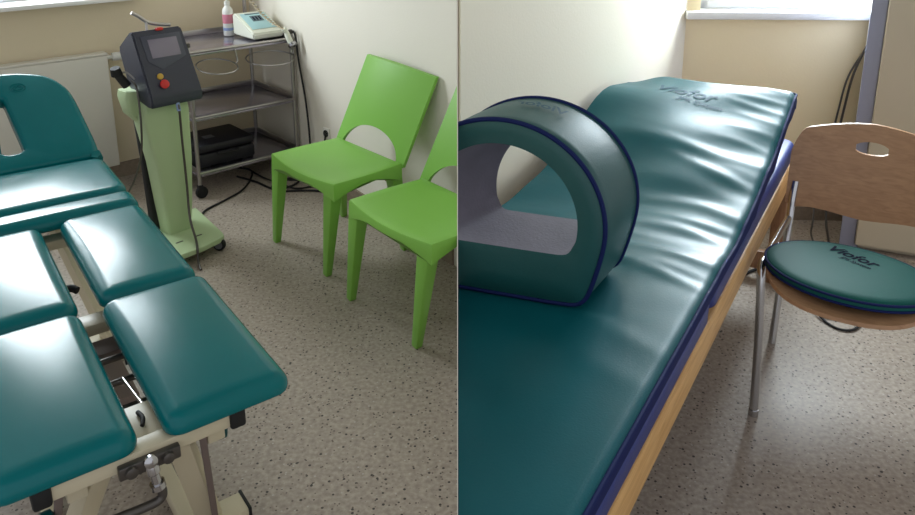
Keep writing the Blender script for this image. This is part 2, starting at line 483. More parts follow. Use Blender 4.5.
finish('embossed_emblem', bm, M['teal_l'], hp)
# frame
bm = bmesh.new()
for x in (-.135, -.39): bar(bm, (x, .05, .505), (x, 1.68, .505), .035, .05)
finish('long_rail', bm, M['cream_metal'], T)
bm = bmesh.new(); box(bm, (-.46, .02, .522), (-.1, .06, .553), .004); finish('end_bar', bm, M['cream_metal'], T)
bm = bmesh.new(); box(bm, (-.315, .06, .532), (-.195, .17, .548), .003); finish('end_plate', bm, M['cream_metal'], T)
for x in (-.1, -.447):
    bm = bmesh.new(); box(bm, (x-.016, .013, .518), (x+.016, .066, .557), .006); finish('end_cap', bm, M['rubber'], T)
for y, m, z, w in ((.165, 'cream_metal', .515, .03), (.62, 'cream_metal', .5, .06), (.53, 'brownrub', .47, .07), (1.19, 'cream_metal', .5, .06), (1.66, 'cream_metal', .5, .06)):
    bm = bmesh.new(); bar(bm, (-.42, y, z), (-.1, y, z), w, .03); finish('cross_bar', bm, M[m], T)
for y, z in ((.31, .45), (.37, .48), (.47, .48)):
    bm = bmesh.new(); tube(bm, [(-.42, y, z), (-.1, y, z)], .008); finish('cross_rod', bm, M['steel_d'], T)
bm = bmesh.new(); box(bm, (-.36, .6, .2), (-.16, .9, .28), .01); finish('actuator_housing', bm, M['brownrub'], T)
bm = bmesh.new(); tube(bm, [(-.238, .17, .535), (-.243, .33, .51)], .004); finish('release_rod', bm, M['chrome'], T)
bm = bmesh.new(); tube(bm, catmull([(-.262, .085, .556), (-.256, .105, .558), (-.258, .135, .552)], 5), .0045); finish('lever', bm, M['rubber'], T)
bm = bmesh.new(); tube(bm, catmull([(-.33, .76, .53), (-.27, .78, .535), (-.25, .765, .53)], 5), .01); finish('lever', bm, M['rubber'], T)
bm = bmesh.new(); tube(bm, [(-.21, .44, .54), (-.21, .41, .49)], .01); finish('lever', bm, M['rubber'], T)
# height crank under the end bar
bm = bmesh.new(); box(bm, (-.326, .004, .516), (-.216, .02, .542), .003)
for x in (-.305, -.24): lathe(bm, [(.011, 0), (.011, .008), (.006, .01)], (x, .004, .53), 12, (0, -1, 0))
finish('crank_plate', bm, M['steel_d'], T)
bm = bmesh.new()
lathe(bm, [(.007, 0), (.012, .004), (.012, .01), (.006, .014)], (-.272, .004, .538), 16, (0, -1, .2))
lathe(bm, [(.010, 0), (.0125, .006), (.0125, .022), (.009, .026), (.009, .05)], (-.271, .008, .53), 16, (0.15, -.08, -1))
lathe(bm, [(.014, 0), (.014, .012)], (-.264, .006, .484), 16, (0.15, -.05, -1))
finish('crank_joint', bm, M['chrome'], T)
bm = bmesh.new()
tube(bm, catmull([(-.262, .005, .485), (-.257, .004, .462), (-.262, .003, .448), (-.285, .002, .445), (-.345, .0, .45), (-.43, -.002, .457)], 6), .009)
finish('crank_handle', bm, M['steel_d'], T)
# legs and base
for x0, x1 in ((-.2, -.088), (-.35, -.44)):
    bm = bmesh.new(); bar(bm, (x0, .08, .5), (x1, .32, .05), .045, .035, .05, .04); finish('leg', bm, M['cream_metal'], T)
    bm = bmesh.new(); bar(bm, (x0, 1.55, .48), (x1, 1.3, .05), .055, .04, .06, .045); finish('leg', bm, M['cream_metal'], T)
for x0, x1 in ((-.165, -.085), (-.42, -.44)):
    bm = bmesh.new(); bar(bm, (x0, .04, .518), (x1, .285, .03), .014, .01); finish('strut', bm, M['brownrub'], T)
for y in (.325, 1.32):
    bm = bmesh.new(); box(bm, (-.52, y-.035, .008), (.0, y+.035, .06), .006); f = finish('foot_bar', bm, M['cream_metal'], T)
    for x in (-.52, .0):
        bm = bmesh.new(); box(bm, (x-.004, y-.037, .004), (x+.004, y+.037, .062), .002); finish('foot_cap', bm, M['rubber'], f)
for x in (-.13, -.4):
    bm = bmesh.new(); box(bm, (x-.02, .325, .015), (x+.02, 1.32, .055), .004); finish('base_rail', bm, M['cream_metal'], T)
bm = bmesh.new(); lathe(bm, [(.012, 0), (.02, .004), (.02, .02), (.012, .024)], (-.118, .12, .45), 16, (1, 0, 0)); finish('bumper', bm, M['teal_side'], T)
bm = bmesh.new(); lathe(bm, [(.012, 0), (.02, .004), (.02, .02), (.012, .024)], (-.43, .06, .455), 16, (-1, 0, 0)); finish('bumper', bm, M['teal_side'], T)

# ------------------------------------------------------------------ green chairs
SX = .110                                       # the shells stand a little sideways of their feet
def chair_parts(t):
    # seat: dished shell with an apron that deepens towards the legs
    N = 10
    raw = []
    fw, bw = .243, .235; yf, yb = -.225, .115
    def edge(p, q, bow, k=10):
        out = []
        for i in range(k):
            f = i/k; x = p[0]+(q[0]-p[0])*f; y = p[1]+(q[1]-p[1])*f
            n = Vector((q[1]-p[1], -(q[0]-p[0]))).normalized()*bow*math.sin(PI*f)
            out.append((x+n.x, y+n.y))
        return out
    c = [(-fw, yf), (fw, yf), (bw, yb), (-bw, yb)]
    raw = edge(c[0], c[1], .022)+edge(c[1], c[2], .008)+edge(c[2], c[3], .0)+edge(c[3], c[0], .008)
    outl = [(x+SX, y) for x, y in raw]
    def cz(x, y):
        u = (x-SX)/.25; v = (y-yf)/(yb-yf)
        return .452-.014*(1-u*u)*math.sin(PI*min(1, max(0, v)))-.010*(1-u*u)*(1-v)
    def depth(x, y):
        dd = min((Vector((x-SX, y))-Vector(k)).length for k in c)
        side = min(abs(x-SX)/.25, 1)
        return .034+.045*max(0, 1-dd/.16)**1.5
    bm = bmesh.new()
    rings = []
    rings.append([(x*.0+x, y, cz(x, y)-depth(x, y)) for x, y in inset(outl, .006)])
    rings.append([(x, y, cz(x, y)-depth(x, y)+.004) for x, y in outl])
    rings.append([(x, y, cz(x, y)-.008) for x, y in outl])
    rings.append([(x, y, cz(x, y)-.002) for x, y in inset(outl, .003)])
    for k in (.01, .04, .08, .13, .17):
        rings.append([(x, y, cz(x, y)) for x, y in [(SX+(px-SX)*(1-k/.25*.98), (yf+yb)/2+(py-(yf+yb)/2)*(1-k/.19*.98)) for px, py in outl] ])
    loft(bm, rings)
    finish('seat', bm, M['green'], t, angle=35)
    # backrest: leaning shell with an arched opening above the seat
    H = .39; nu = 28; nv = 12
    def S(u, z):
        f = z/H
        w = .25-.01*f
        x = SX-.012+.078*f+u*w
        y = yb-.012+.13*f-.022*(1-u*u)*(.3+f)+.012
        zz = .43+z+.012*(1-u*u)*f-.01*u*f
        return Vector((x, y, zz))
    def arch(u):
        a = .8
        return 0. if abs(u) >= a else .118*math.sqrt(1-(u/a)**2)
    bm = bmesh.new(); th = .024
    us = sorted(set([-1+2*i/nu for i in range(nu+1)]+[-.8, .8, -.79, .79, -.77, .77]))
    us = [u for i, u in enumerate(us) if i == 0 or u-us[i-1] > 1e-6]
    F = []; Bk = []
    for u in us:
        z0 = arch(u); colF = []; colB = []
        for j in range(nv+1):
            z = z0+(H-z0)*j/nv
            p = S(u, z); q = p+Vector((0, th*(1-.35*abs(u)), 0))
            colF.append(bm.verts.new(p)); colB.append(bm.verts.new(q))
        F.append(colF); Bk.append(colB)
    for i in range(len(us)-1):
        for j in range(nv):
            bm.faces.new((F[i][j], F[i+1][j], F[i+1][j+1], F[i][j+1])); bm.faces.new((Bk[i][j], Bk[i][j+1], Bk[i+1][j+1], Bk[i+1][j]))
        bm.faces.new((F[i][nv], F[i+1][nv], Bk[i+1][nv], Bk[i][nv])); bm.faces.new((F[i][0], Bk[i][0], Bk[i+1][0], F[i+1][0]))
    for i in (0, len(us)-1):
        for j in range(nv): bm.faces.new((F[i][j], F[i][j+1], Bk[i][j+1], Bk[i][j]))
    finish('backrest', bm, M['green'], t, angle=35)
    # legs
    for p, q in (((-.112, -.195, .425), (-.2, -.19, 0)), ((.302, -.195, .425), (.22, -.19, 0)),
                 ((-.11, .10, .425), (-.235, .195, 0)), ((.298, .10, .425), (.25, .195, 0))):
        bm = bmesh.new(); bar(bm, q, p, .03, .03, .062, .055, .006, up=(0, 1, 0)); finish('leg', bm, M['green'], t)

p = FL(-.3435, -1.513)
ch1 = thing('green_chair', 'bright green plastic chair nearer the steel trolley, whole in view', 'chair', p, FL.a-PI/2, 'green plastic chairs by the white wall')
chair_parts(ch1)
ch2 = ch1.copy(); C.objects.link(ch2)
ch2['label'] = 'bright green plastic chair nearer the viewer, only partly in view at the dividing edge'
ch2.location = FL(-.385, -2.165); ch2.rotation_euler = (0, 0, FL.a-PI/2-R(1.5))
bpy.context.view_layer.update()
for k in list(ch1.children):
    n = k.copy(); C.objects.link(n); n.parent = ch2
bpy.context.view_layer.update()
for k in list(ch2.children):
    if world_cut(k, True, False) == 0: bpy.data.objects.remove(k)

# ------------------------------------------------------------------ trolley
TR = thing('steel_trolley', 'three-tier stainless steel trolley in the far corner of the left room', 'trolley', FL(-.575, -.6), FL.a)
TW, TD = .575, .48
for x, y in ((0, 0), (TW, 0), (0, TD), (TW, TD)):
    bm = bmesh.new(); tube(bm, [(x, y, .07), (x, y, .8 if not (x and y) else .8)], .011, 12); ps = finish('post', bm, M['steel'], TR)
    bm = bmesh.new(); lathe(bm, [(.009, 0), (.014, .004), (.014, .02), (.008, .024)], (x, y, .795), 12); finish('post_cap', bm, M['steel_d'], ps)
    bm = bmesh.new()
    lathe(bm, [(.03, -.011), (.032, -.006), (.032, .006), (.03, .011)], (x+.006, y, .032), 18, (0, 1, 0))
    box(bm, (x-.012, y-.016, .035), (x+.012, y+.016, .075), .004)
    finish('castor', bm, M['rubber'], TR)
for i, z in enumerate((.762, .424, .128)):
    bm = bmesh.new()
    box(bm, (-.006, -.006, z-.012), (TW+.006, TD+.006, z), .003)
    sh = finish('shelf', bm, M['tray'], TR)
    bm = bmesh.new()
    for a, b in (((0, 0), (TW, 0)), ((TW, 0), (TW, TD)), ((TW, TD), (0, TD)), ((0, TD), (0, 0))):
        hgt = .012 if a[1] == b[1] == 0 else .03
        bar(bm, (a[0], a[1], z+hgt/2), (b[0], b[1], z+hgt/2), .006, hgt, bev=.002)
    tube(bm, [(0, -.006, z+.008), (TW, -.006, z+.008)], .008, 8)
    finish('rim', bm, M['steel'], sh)
for cx, w in ((.135, .1), (.435, .13)):
    bm = bmesh.new()
    tube(bm, [(cx+w*math.cos(2*PI*i/30), -.02+.11*math.sin(2*PI*i/30), .685+.018*math.sin(2*PI*i/30)) for i in range(30)], .0035, 8, True)
    tube(bm, catmull([(cx+w, -.02, .685), (cx+w+.015, -.015, .70), (cx+w+.008, -.01, .76)], 5), .0045, 8)
    finish('wire_ring', bm, M['steel'], TR)
bm = bmesh.new(); tube(bm, [(TW-.02, TD, .79), (TW-.02, TD, 1.0)], .011, 12); finish('upright_rod', bm, M['steel'], TR)

# spray bottle
o = thing('spray_bottle', 'small white spray bottle with pink label on top of the trolley', 'bottle', FL(-.195, -.265, .765), FL.a)
bm = bmesh.new(); lathe(bm, [(.026, 0), (.029, .004), (.029, .135), (.026, .15), (.013, .165), (.012, .175)], (0, 0, 0), 24); finish('body', bm, M['white'], o)
bm = bmesh.new(); lathe(bm, [(.0294, .07), (.0297, .072), (.0297, .118), (.0294, .12)], (0, 0, 0), 24); finish('label_band', bm, M['pink'], o)
bm = bmesh.new(); lathe(bm, [(.0294, .03), (.0297, .031), (.0297, .045), (.0294, .046)], (0, 0, 0), 24); finish('print_line', bm, M['lblue'], o)
bm = bmesh.new(); lathe(bm, [(.015, .17), (.015, .19), (.008, .195), (.007, .215)], (0, 0, 0), 16); box(bm, (-.04, -.009, .21), (.014, .009, .228), .004); finish('pump_head', bm, M['white'], o)

# ultrasound box
o = thing('ultrasound_unit', 'off-white wedge-shaped therapy unit with pale blue panel on the trolley', 'therapy unit', FL(-.186, -.535, .776), FL.a)
bm = bmesh.new()
prof = [(0, 0), (.235, 0), (.235, .112), (.2, .118), (.02, .04), (0, .03)]     # (depth, height)
t_ = bmesh.new()
A = [t_.verts.new((0, y, z)) for y, z in prof]; B = [t_.verts.new((.18, y, z)) for y, z in prof]
t_.faces.new(A); t_.faces.new(B[::-1])
for i in range(6): t_.faces.new((A[i], A[(i+1) % 6], B[(i+1) % 6], B[i]))
bmesh.ops.recalc_face_normals(t_, faces=t_.faces); bmesh.ops.bevel(t_, geom=t_.edges[:], offset=.007, segments=3, affect='EDGES'); merge(bm, t_)
finish('body', bm, M['offwhite'], o)
sl = math.atan2(.078, .18)
MT = Matrix.Translation((.09, .11, .079+.001)) @ Matrix.Rotation(sl, 4, 'X')
def on_panel(name, m, x0, x1, y0, y1, h=.002, par=None):
    bm = bmesh.new(); t2 = bmesh.new(); box(t2, (x0, y0, 0), (x1, y1, h), .0008); merge(bm, t2, MT); return finish(name, bm, m, par or o)
pn = on_panel('control_panel', M['panelblue'], -.072, .072, -.08, .08)
on_panel('display', M['lcd'], -.03, .035, -.005, .05, .0035, pn)
for i in range(3):
    on_panel('display_digit', M['print'], -.02+.018*i, -.011+.018*i, .005, .04, .0045, pn)
on_panel('name_strip', M['lcd'], -.045, .05, .066, .076, .003, pn)
for i in range(4):
    bm = bmesh.new(); t2 = bmesh.new(); lathe(t2, [(.006, 0), (.006, .003), (.004, .004)], (.055, -.06+.03*i, 0), 12); merge(bm, t2, MT); finish('button', bm, M['offwhite'], pn)

# ultrasound applicator on the trolley corner with its coiled lead
o = thing('ultrasound_applicator', 'metal-tipped treatment applicator with cream handle on the trolley front corner', 'applicator', FL(-.048, -.65, .79), FL.a)
bm = bmesh.new(); tube(bm, catmull([(-.015, .012, .045), (0, .01, .025), (.004, .0, .0), (.012, -.012, -.03)], 5), .013, 12, False, .017); finish('handle', bm, M['offwhite'], o)
bm = bmesh.new(); lathe(bm, [(.016, 0), (.024, .008), (.024, .022), (.02, .026)], (.012, -.01, -.03), 18, (.3, -.6, -.7)); finish('metal_tip', bm, M['chrome'], o)
bm = bmesh.new(); pts = []
for i in range(120):
    f = i/119; a = f*2*PI*16
    base = Vector((-.06, .36, .22)).lerp(Vector((-.015, .012, .045)), f) + Vector((0, 0, -.03*math.sin(PI*f)))
    pts.append(base+Vector((.009*math.cos(a), .009*math.sin(a), 0)))
tube(bm, pts, .0032, 6); finish('coiled_lead', bm, M['beige_cable'], o)

# black case
o = thing('carrying_case', 'black carrying case lying on the lowest shelf of the trolley', 'case', FL(-.567, -.56, .13), FL.a)
bm = bmesh.new(); box(bm, (.018, .0, .012), (.335, .29, .085), .015); finish('lower_shell', bm, M['case'], o)
bm = bmesh.new(); box(bm, (.018, .0, .088), (.335, .29, .135), .018); finish('lid', bm, M['case'], o)
bm = bmesh.new(); box(bm, (.10, .1, .135), (.155, .15, .137), .0008); finish('badge', bm, M['grey_label'], o)
bm = bmesh.new(); tube(bm, catmull([(.12, 0, .08), (.12, -.025, .08), (.22, -.025, .08), (.22, 0, .08)], 4), .006); finish('handle', bm, M['rubber'], o)
for x in (.05, .30):
    bm = bmesh.new(); box(bm, (x-.03, .02, -.001), (x+.03, .27, .012), .003); finish('foot', bm, M['rubber'], o)

# cables of the left room
def cable(name, label, pts, r, m, n=8):
    bm = bmesh.new(); tube(bm, catmull(pts, n), r, 8); return tag(finish(name, bm, m), label, 'cable')
cable('hanging_cable', 'black cable hanging from the right corner post of the trolley to the floor',
      [FL(.0, -.625, .815), FL(.006, -.64, .78), FL(.006, -.66, .65), FL(.0, -.72, .45), FL(-.01, -.76, .25), FL(-.015, -.77, .08), FL(-.03, -.76, .006), FL(-.12, -.68, .006)], .0055, M['rubber'])
cable('floor_cable', 'black power cable running over the floor from under the laser unit to the trolley',
      [FL(-.68, -.83, .006), FL(-.62, -.77, .006), FL(-.5, -.72, .006), FL(-.38, -.66, .006), FL(-.28, -.56, .006), FL(-.2, -.42, .006), FL(-.24, -.3, .006)], .0055, M['rubber'])
cable('floor_cable', 'tangled black cable looping on the floor beneath the trolley and the far green chair',
      [FL(-.3, -.45, .006), FL(-.26, -.6, .006), FL(-.24, -.75, .006), FL(-.16, -.78, .006), FL(-.08, -.74, .006), FL(-.1, -.68, .008), FL(-.2, -.7, .018), FL(-.25, -.78, .006), FL(-.14, -.87, .006), FL(-.07, -.95, .006), FL(-.03+rwx(-1)-.03, -1.02, .006)], .006, M['rubber'])
cable('floor_cable', 'second black cable in a wide loop on the floor right of the trolley castor',
      [FL(-.2, -.38, .006), FL(-.2, -.55, .006), FL(-.2, -.7, .02), FL(-.15, -.82, .006), FL(-.06, -.86, .006), FL(-.045, -.9, .03), FL(rwx(-.93)-.016, -.93, .3)], .005, M['rubber'])

# ------------------------------------------------------------------ laser unit
D = thing('laser_therapy_unit', 'pale green pedestal therapy unit with slate tilted control head by the treatment table', 'therapy unit', FD(0, 0), FD.a)
base = [(-.27, .2), (-.27, -.1), (-.235, -.185), (-.15, -.212), (-.04, -.208), (.045, -.19), (.078, -.172), (.088, -.14), (.12, .05), (.145, .2)]
bm = bmesh.new(); prism(bm, base, .042, .068, .006); finish('base_plate', bm, M['dev_green'], D)
for x in (-.09, .0):
    bm = bmesh.new(); box(bm, (x-.02, -.1, .067), (x+.012, -.092, .07), .001); finish('base_slot', bm, M['steel_d'], D)
for x, y in ((.055, -.165), (-.225, -.14), (.1, .15), (-.22, .15)):
    bm = bmesh.new(); lathe(bm, [(.018, -.013), (.026, -.011), (.0285, -.006), (.0285, .006), (.026, .011), (.018, .013)], (x, y, .0285), 20, (.75, .6, 0)); cs = finish('castor', bm, M['rubber'], D)
    bm = bmesh.new(); lathe(bm, [(.018, -.0145), (.018, .0145)], (x, y, .0285), 20, (.75, .6, 0)); box(bm, (x-.01, y-.008, .03), (x+.01, y+.012, .044), .002); finish('castor_hub', bm, M['grey_label'], cs)
# column: tapering, rounded front
bm = bmesh.new(); rings = []
for z, x0, x1, y0, y1 in ((.066, -.088, .018, .0, .10), (.2, -.1, .034, -.006, .105), (.4, -.116, .05, -.006, .11), (.56, -.14, .058, .0, .12), (.62, -.148, .06, .0, .125), (.70, -.13, .055, .01, .13)):
    w, l = x1-x0, y1-y0
    rings.append([(x+(x0+x1)/2, y+(y0+y1)/2, z) for x, y in rrect(w, l, .014, 4)])
loft(bm, rings); finish('column', bm, M['dev_green'], D, angle=35)
bm = bmesh.new(); rings = []
for z, x0, x1, y0, y1 in ((.066, -.112, .03, .10, .15), (.4, -.122, .06, .11, .15), (.6, -.13, .065, .12, .16), (.68, -.13, .06, .12, .16)):
    rings.append([(x+(x0+x1)/2, y+(y0+y1)/2, z) for x, y in rrect(x1-x0, y1-y0, .01, 3)])
loft(bm, rings); finish('rear_trim', bm, M['rubber'], D, angle=35)
# control head
prof = [(-.062, .672), (-.066, .70), (-.055, .735), (.05, .965), (.062, .978), (.085, .975), (.19, .905), (.195, .88), (.15, .76), (.10, .69), (-.02, .668)]
bm = bmesh.new(); t_ = bmesh.new()
def hx(z, s):                        # slightly wider at the bottom
    return (-.137 if s < 0 else .094)+(-.0 if s < 0 else -.012*(z-.68)/.3)
A = [t_.verts.new((hx(z, -1), y, z)) for y, z in prof]; B = [t_.verts.new((hx(z, 1), y, z)) for y, z in prof]
t_.faces.new(A); t_.faces.new(B[::-1])
for i in range(len(prof)): t_.faces.new((A[i], A[(i+1) % len(prof)], B[(i+1) % len(prof)], B[i]))
bmesh.ops.recalc_face_normals(t_, faces=t_.faces); bmesh.ops.bevel(t_, geom=t_.edges[:], offset=.006, segments=2, affect='EDGES'); merge(bm, t_)
hd = finish('control_head', bm, M['dev_dark'], D, angle=30)
fa = math.atan2(.23, .105)
MH = Matrix.Translation((-.021, -.0025, .85)) @ Matrix.Rotation(fa, 4, 'X')
def on_head(name, m, fnc, par=hd):
    bm = bmesh.new(); t2 = bmesh.new(); fnc(t2); merge(bm, t2, MH); return finish(name, bm, m, par)
on_head('screen_bezel', M['dev_side'], lambda b: prism(b, [(-.088, .118), (-.082, .008), (-.03, -.035), (.088, .012), (.088, .118)], .0005, .0022, .0006))
on_head('touch_screen', M['screen'], lambda b: prism(b, [(-.062, .1), (-.062, .018), (.066, .018), (.066, .1)], .002, .0042, .0006))
on_head('stop_button', M['red'], lambda b: lathe(b, [(.015, 0), (.015, .006), (.019, .008), (.019, .014), (.014, .017)], (-.047, -.098, 0), 20))
on_head('key_switch', M['yellow'], lambda b: lathe(b, [(.013, 0), (.013, .007), (.009, .009)], (-.053, -.062, 0), 20))
bm = bmesh.new(); box(bm, (-.03, .052, .972), (.0, .07, .984), .003); finish('indicator_lamp', bm, M['red'], hd)
bm = bmesh.new()
tube(bm, catmull([(-.10, .12, 1.05), (-.075, .115, 1.034), (-.03, .11, 1.0), (.055, .1, .982)], 6), .008, 10)
tube(bm, [(-.045, .11, 1.005), (-.05, .1, .965)], .006, 8)
finish('carry_arm', bm, M['steel'], D)
# holder on the left flank and its handpiece
bm = bmesh.new(); rings = []
for z, x0, x1, y0, y1 in ((.585, -.14, -.115, .07, .13), (.63, -.178, -.115, .055, .14), (.70, -.19, -.115, .05, .15), (.73, -.185, -.115, .05, .15)):
    rings.append([(x+(x0+x1)/2, y+(y0+y1)/2, z) for x, y in rrect(x1-x0, y1-y0, .015, 4)])
loft(bm, rings); finish('handpiece_holder', bm, M['dev_green'], D)
bm = bmesh.new(); tube(bm, catmull([(-.02, -.05, .678), (-.02, -.062, .64), (-.012, -.045, .5), (-.005, -.035, .3), (-.018, -.06, .15), (-.04, -.14, .08), (-.07, -.208, .068), (-.085, -.235, .02), (-.1, -.28, .006)], 8), .0055, 8); fc = finish('front_cable', bm, M['steel_d'], D)
bm = bmesh.new(); tube(bm, [(-.02, -.052, .675), (-.02, -.06, .64)], .009, 8); finish('cable_plug', bm, M['lblue'], fc)
hpc = thing('laser_handpiece', 'black laser handpiece resting in the green holder on the unit\'s left flank', 'handpiece', FD(-.185, .085, .742), FD.a)
bm = bmesh.new(); tube(bm, catmull([(.018, 0, .012), (.0, 0, .04), (-.018, 0, .068)], 5), .02, 12, False, .017); finish('grip', bm, M['black'], hpc)
bm = bmesh.new(); tube(bm, [(-.018, 0, .064), (-.026, -.005, .095)], .024, 12, False, .02); finish('nozzle', bm, M['rubber'], hpc)
bm = bmesh.new(); tube(bm, catmull([(.0, 0, .07), (.025, .0, .065), (.04, -.03, .04)], 5), .004, 8); finish('bracket', bm, M['steel'], hpc)
bm = bmesh.new(); tube(bm, catmull([(.03, -.02, .035), (.03, -.066, .0), (.022, -.085, -.16), (.02, -.05, -.3), (.012, .05, -.45), (-.04, .14, -.6), (-.1, .16, -.735)], 8), .0045, 8); finish('lead', bm, M['steel_d'], hpc)
o = thing('foot_pedal', 'small dark foot pedal on the floor behind the green pedestal unit', 'pedal', FD(-.155, .30), FD.a)
bm = bmesh.new(); box(bm, (-.06, -.05, 0), (.06, .06, .05), .01); finish('housing', bm, M['dev_dark'], o)
bm = bmesh.new(); bar(bm, (0, -.05, .06), (0, .055, .085), .09, .012); finish('treadle', bm, M['rubber'], o)
bm = bmesh.new(); box(bm, (-.045, .04, .045), (.045, .056, .085), .004); finish('hinge', bm, M['dev_dark'], o)

# ================================================================== RIGHT ROOM
WL = .6
# couch
K = thing('massage_couch', 'wooden massage couch with navy vinyl top under the sea-green mattress', 'massage couch', FR(0, 0), FR.a)
def cpad(name, y0, y1, z0, h, xr):
    bm = bmesh.new(); pad(bm, WL-.02+xr, y1-y0, h, .05, .02, .003, (xr-(WL-.02))/2, (y0+y1)/2, z0)
    return finish(name, bm, M['navy_vinyl'], K, angle=60)
parts_cut = []
parts_cut.append(cpad('near_cushion', -.35, .80, .535, .068, -.002))
parts_cut.append(cpad('far_cushion', .812, 2.17, .525, .076, -.006))
bm = bmesh.new(); bar(bm, (-.016, -.3, .485), (-.016, 2.13, .485), .03, .1, bev=.004); finish('side_rail', bm, M['wood'], K)
bm = bmesh.new(); bar(bm, (-WL+.05, -.3, .485), (-WL+.05, 2.13, .485), .03, .1, bev=.004); parts_cut.append(finish('side_rail', bm, M['wood'], K))
bm = bmesh.new(); bar(bm, (-WL+.05, 2.11, .485), (-.03, 2.11, .485), .03, .1, bev=.004); finish('end_rail', bm, M['wood'], K)
for x in (-.03, -WL+.06):
    bm = bmesh.new(); bar(bm, (x, 2.12, 0), (x, 2.12, .45), .05, .05, bev=.004); finish('leg', bm, M['wood_dark'], K)
    bm = bmesh.new(); bar(bm, (x, -.25, 0), (x, -.25, .45), .05, .05, bev=.004); parts_cut.append(finish('leg', bm, M['wood_dark'], K))
bm = bmesh.new(); bar(bm, (-WL+.08, 2.12, .085), (-.05, 2.12, .085), .03, .08, bev=.004); finish('stretcher', bm, M['wood_dark'], K)
for o in list(parts_cut):
    if world_cut(o, False) == 0: bpy.data.objects.remove(o)

# mattress ---------------------------------------------------------
def sstep(a, b, x):
    t = min(1, max(0, (x-a)/(b-a))); return t*t*(3-2*t)
YE = 1.955
def interp(tab, y):
    if y <= tab[0][0]: return tab[0][1]
    for (a, u), (b, v) in zip(tab, tab[1:]):
        if y <= b:
            f = (y-a)/(b-a); return u+(v-u)*f
    return tab[-1][1]
hr = [(1.0, .648), (1.15, .655), (1.29, .676), (1.45, .708), (1.7, .772), (1.85, .818), (1.955, .85)]
hl = [(1.0, .648), (1.15, .665), (1.3, .71), (1.45, .76), (1.6, .815), (1.7, .838), (1.8, .845), (1.955, .84)]
RIDGES = []                          # (y at right edge, slope, amplitude, half width, x reach from right, dy fan)
rr = random.Random(7)
for y, amp, w, reach in ((.28, .004, .035, .3), (.40, .004, .03, .25), (.70, .008, .022, .33), (.76, .004, .018, .2), (.83, .011, .022, .42), (.90, .005, .02, .5), (.97, .011, .024, .4), (1.05, .008, .02, .3),
                         (1.12, .012, .026, .45), (1.22, .004, .03, .5), (1.3, .011, .026, .4), (1.37, .005, .03, .35), (1.44, .013, .028, .6), (1.54, .006, .02, .25),
                         (1.63, .005, .018, .22), (1.70, .005, .016, .2), (1.77, .006, .016, .25), (1.84, .006, .016, .25), (1.90, .005, .014, .25)):
    RIDGES.append((y, rr.uniform(-.05, .28), amp, w, reach, rr.uniform(.6, 1.4)))
def sm(tab, y): return sum(interp(tab, y+k*.03) for k in (-2, -1, 0, 1, 2))/5
def mz(x, y):
    f = sstep(-.1, -.62, x)
    z = sm(hr, y)*(1-f)+sm(hl, y)*f
    z += .012*sstep(1.2, 1.5, y)*math.sin(PI*min(1, max(0, (x+.6)/.6)))*sstep(1.95, 1.6, y)
    for yr, sl, am, w, reach, fan in RIDGES:
        d = -x
        if d > reach: continue
        yy = yr+sl*d+.03*math.sin(d*9*fan)
        g = (y-yy)/(w*(1+.8*d))
        if abs(g) < 3: z += .45*am*math.exp(-g*g)*(1-(d/reach)**2)*min(1, .35+d*6)
    # broad rolling unevenness
    z += .004*math.sin(y*11+x*4)*sstep(.5, .9, y)+.003*math.sin(y*23-x*13)*sstep(.55, .8, y)
    z -= .04*sstep(-.46, -.62, x)*sstep(1.70, 1.955, y)+.004*sstep(-.03, 0, x)*sstep(1.88, 1.955, y)
    # flat where the tunnel cushion stands
    qx = (x+.2234)*math.cos(R(12.2))+(y-.5014)*math.sin(R(12.2)); qy = -(x+.2234)*math.sin(R(12.2))+(y-.5014)*math.cos(R(12.2))
    k = sstep(-.47, -.4, qx)*sstep(.09, .03, qx)*sstep(-.05, -.01, qy)*sstep(.27, .215, qy)
    z = z*(1-k)+min(z, .6455)*k
    # softly rounded edge the tunnel cushion stands
    ex = min(1, max(0, (-x)/.025)); z -= .010*(1-ex)**2
    return z
MT_ = .043
ys = [-.32+(YE+.32)*i/330 for i in range(331)]
xs = [-.64+.64*i/80 for i in range(81)]
xs = sorted(set(xs+[-.002, -.005, -.012, -.02]))
bm = bmesh.new()
top = []; bot = []
def endround(y):
    e = (YE-y)/.02
    return 0 if e >= 1 else .009*(1-max(0, e))**2
for y in ys:
    ct = []; cb = []
    for x in [x_*(1-.032*sstep(1.2, 1.9, y)) for x_ in xs]:
        z = mz(x, y)-endround(y)
        lim = -.637+.0*y
        ct.append(bm.verts.new((x, y, z))); cb.append(bm.verts.new((x, y, max(.6095, (interp(hr, y)*(1-sstep(-.1, -.62, x))+interp(hl, y)*sstep(-.1, -.62, x))-MT_))))
    top.append(ct); bot.append(cb)
for j in range(len(ys)-1):
    for i in range(len(xs)-1):
        bm.faces.new((top[j][i], top[j][i+1], top[j+1][i+1], top[j+1][i])); bm.faces.new((bot[j][i], bot[j+1][i], bot[j+1][i+1], bot[j][i+1]))
MA = thing('mattress', 'sea-green vinyl mattress with navy edges, raised head end, on the wooden couch', 'mattress', FR(0, 0), FR.a)
ma = finish('cover', bm, M['teal_r'], MA, angle=70); world_cut(ma, False, False)
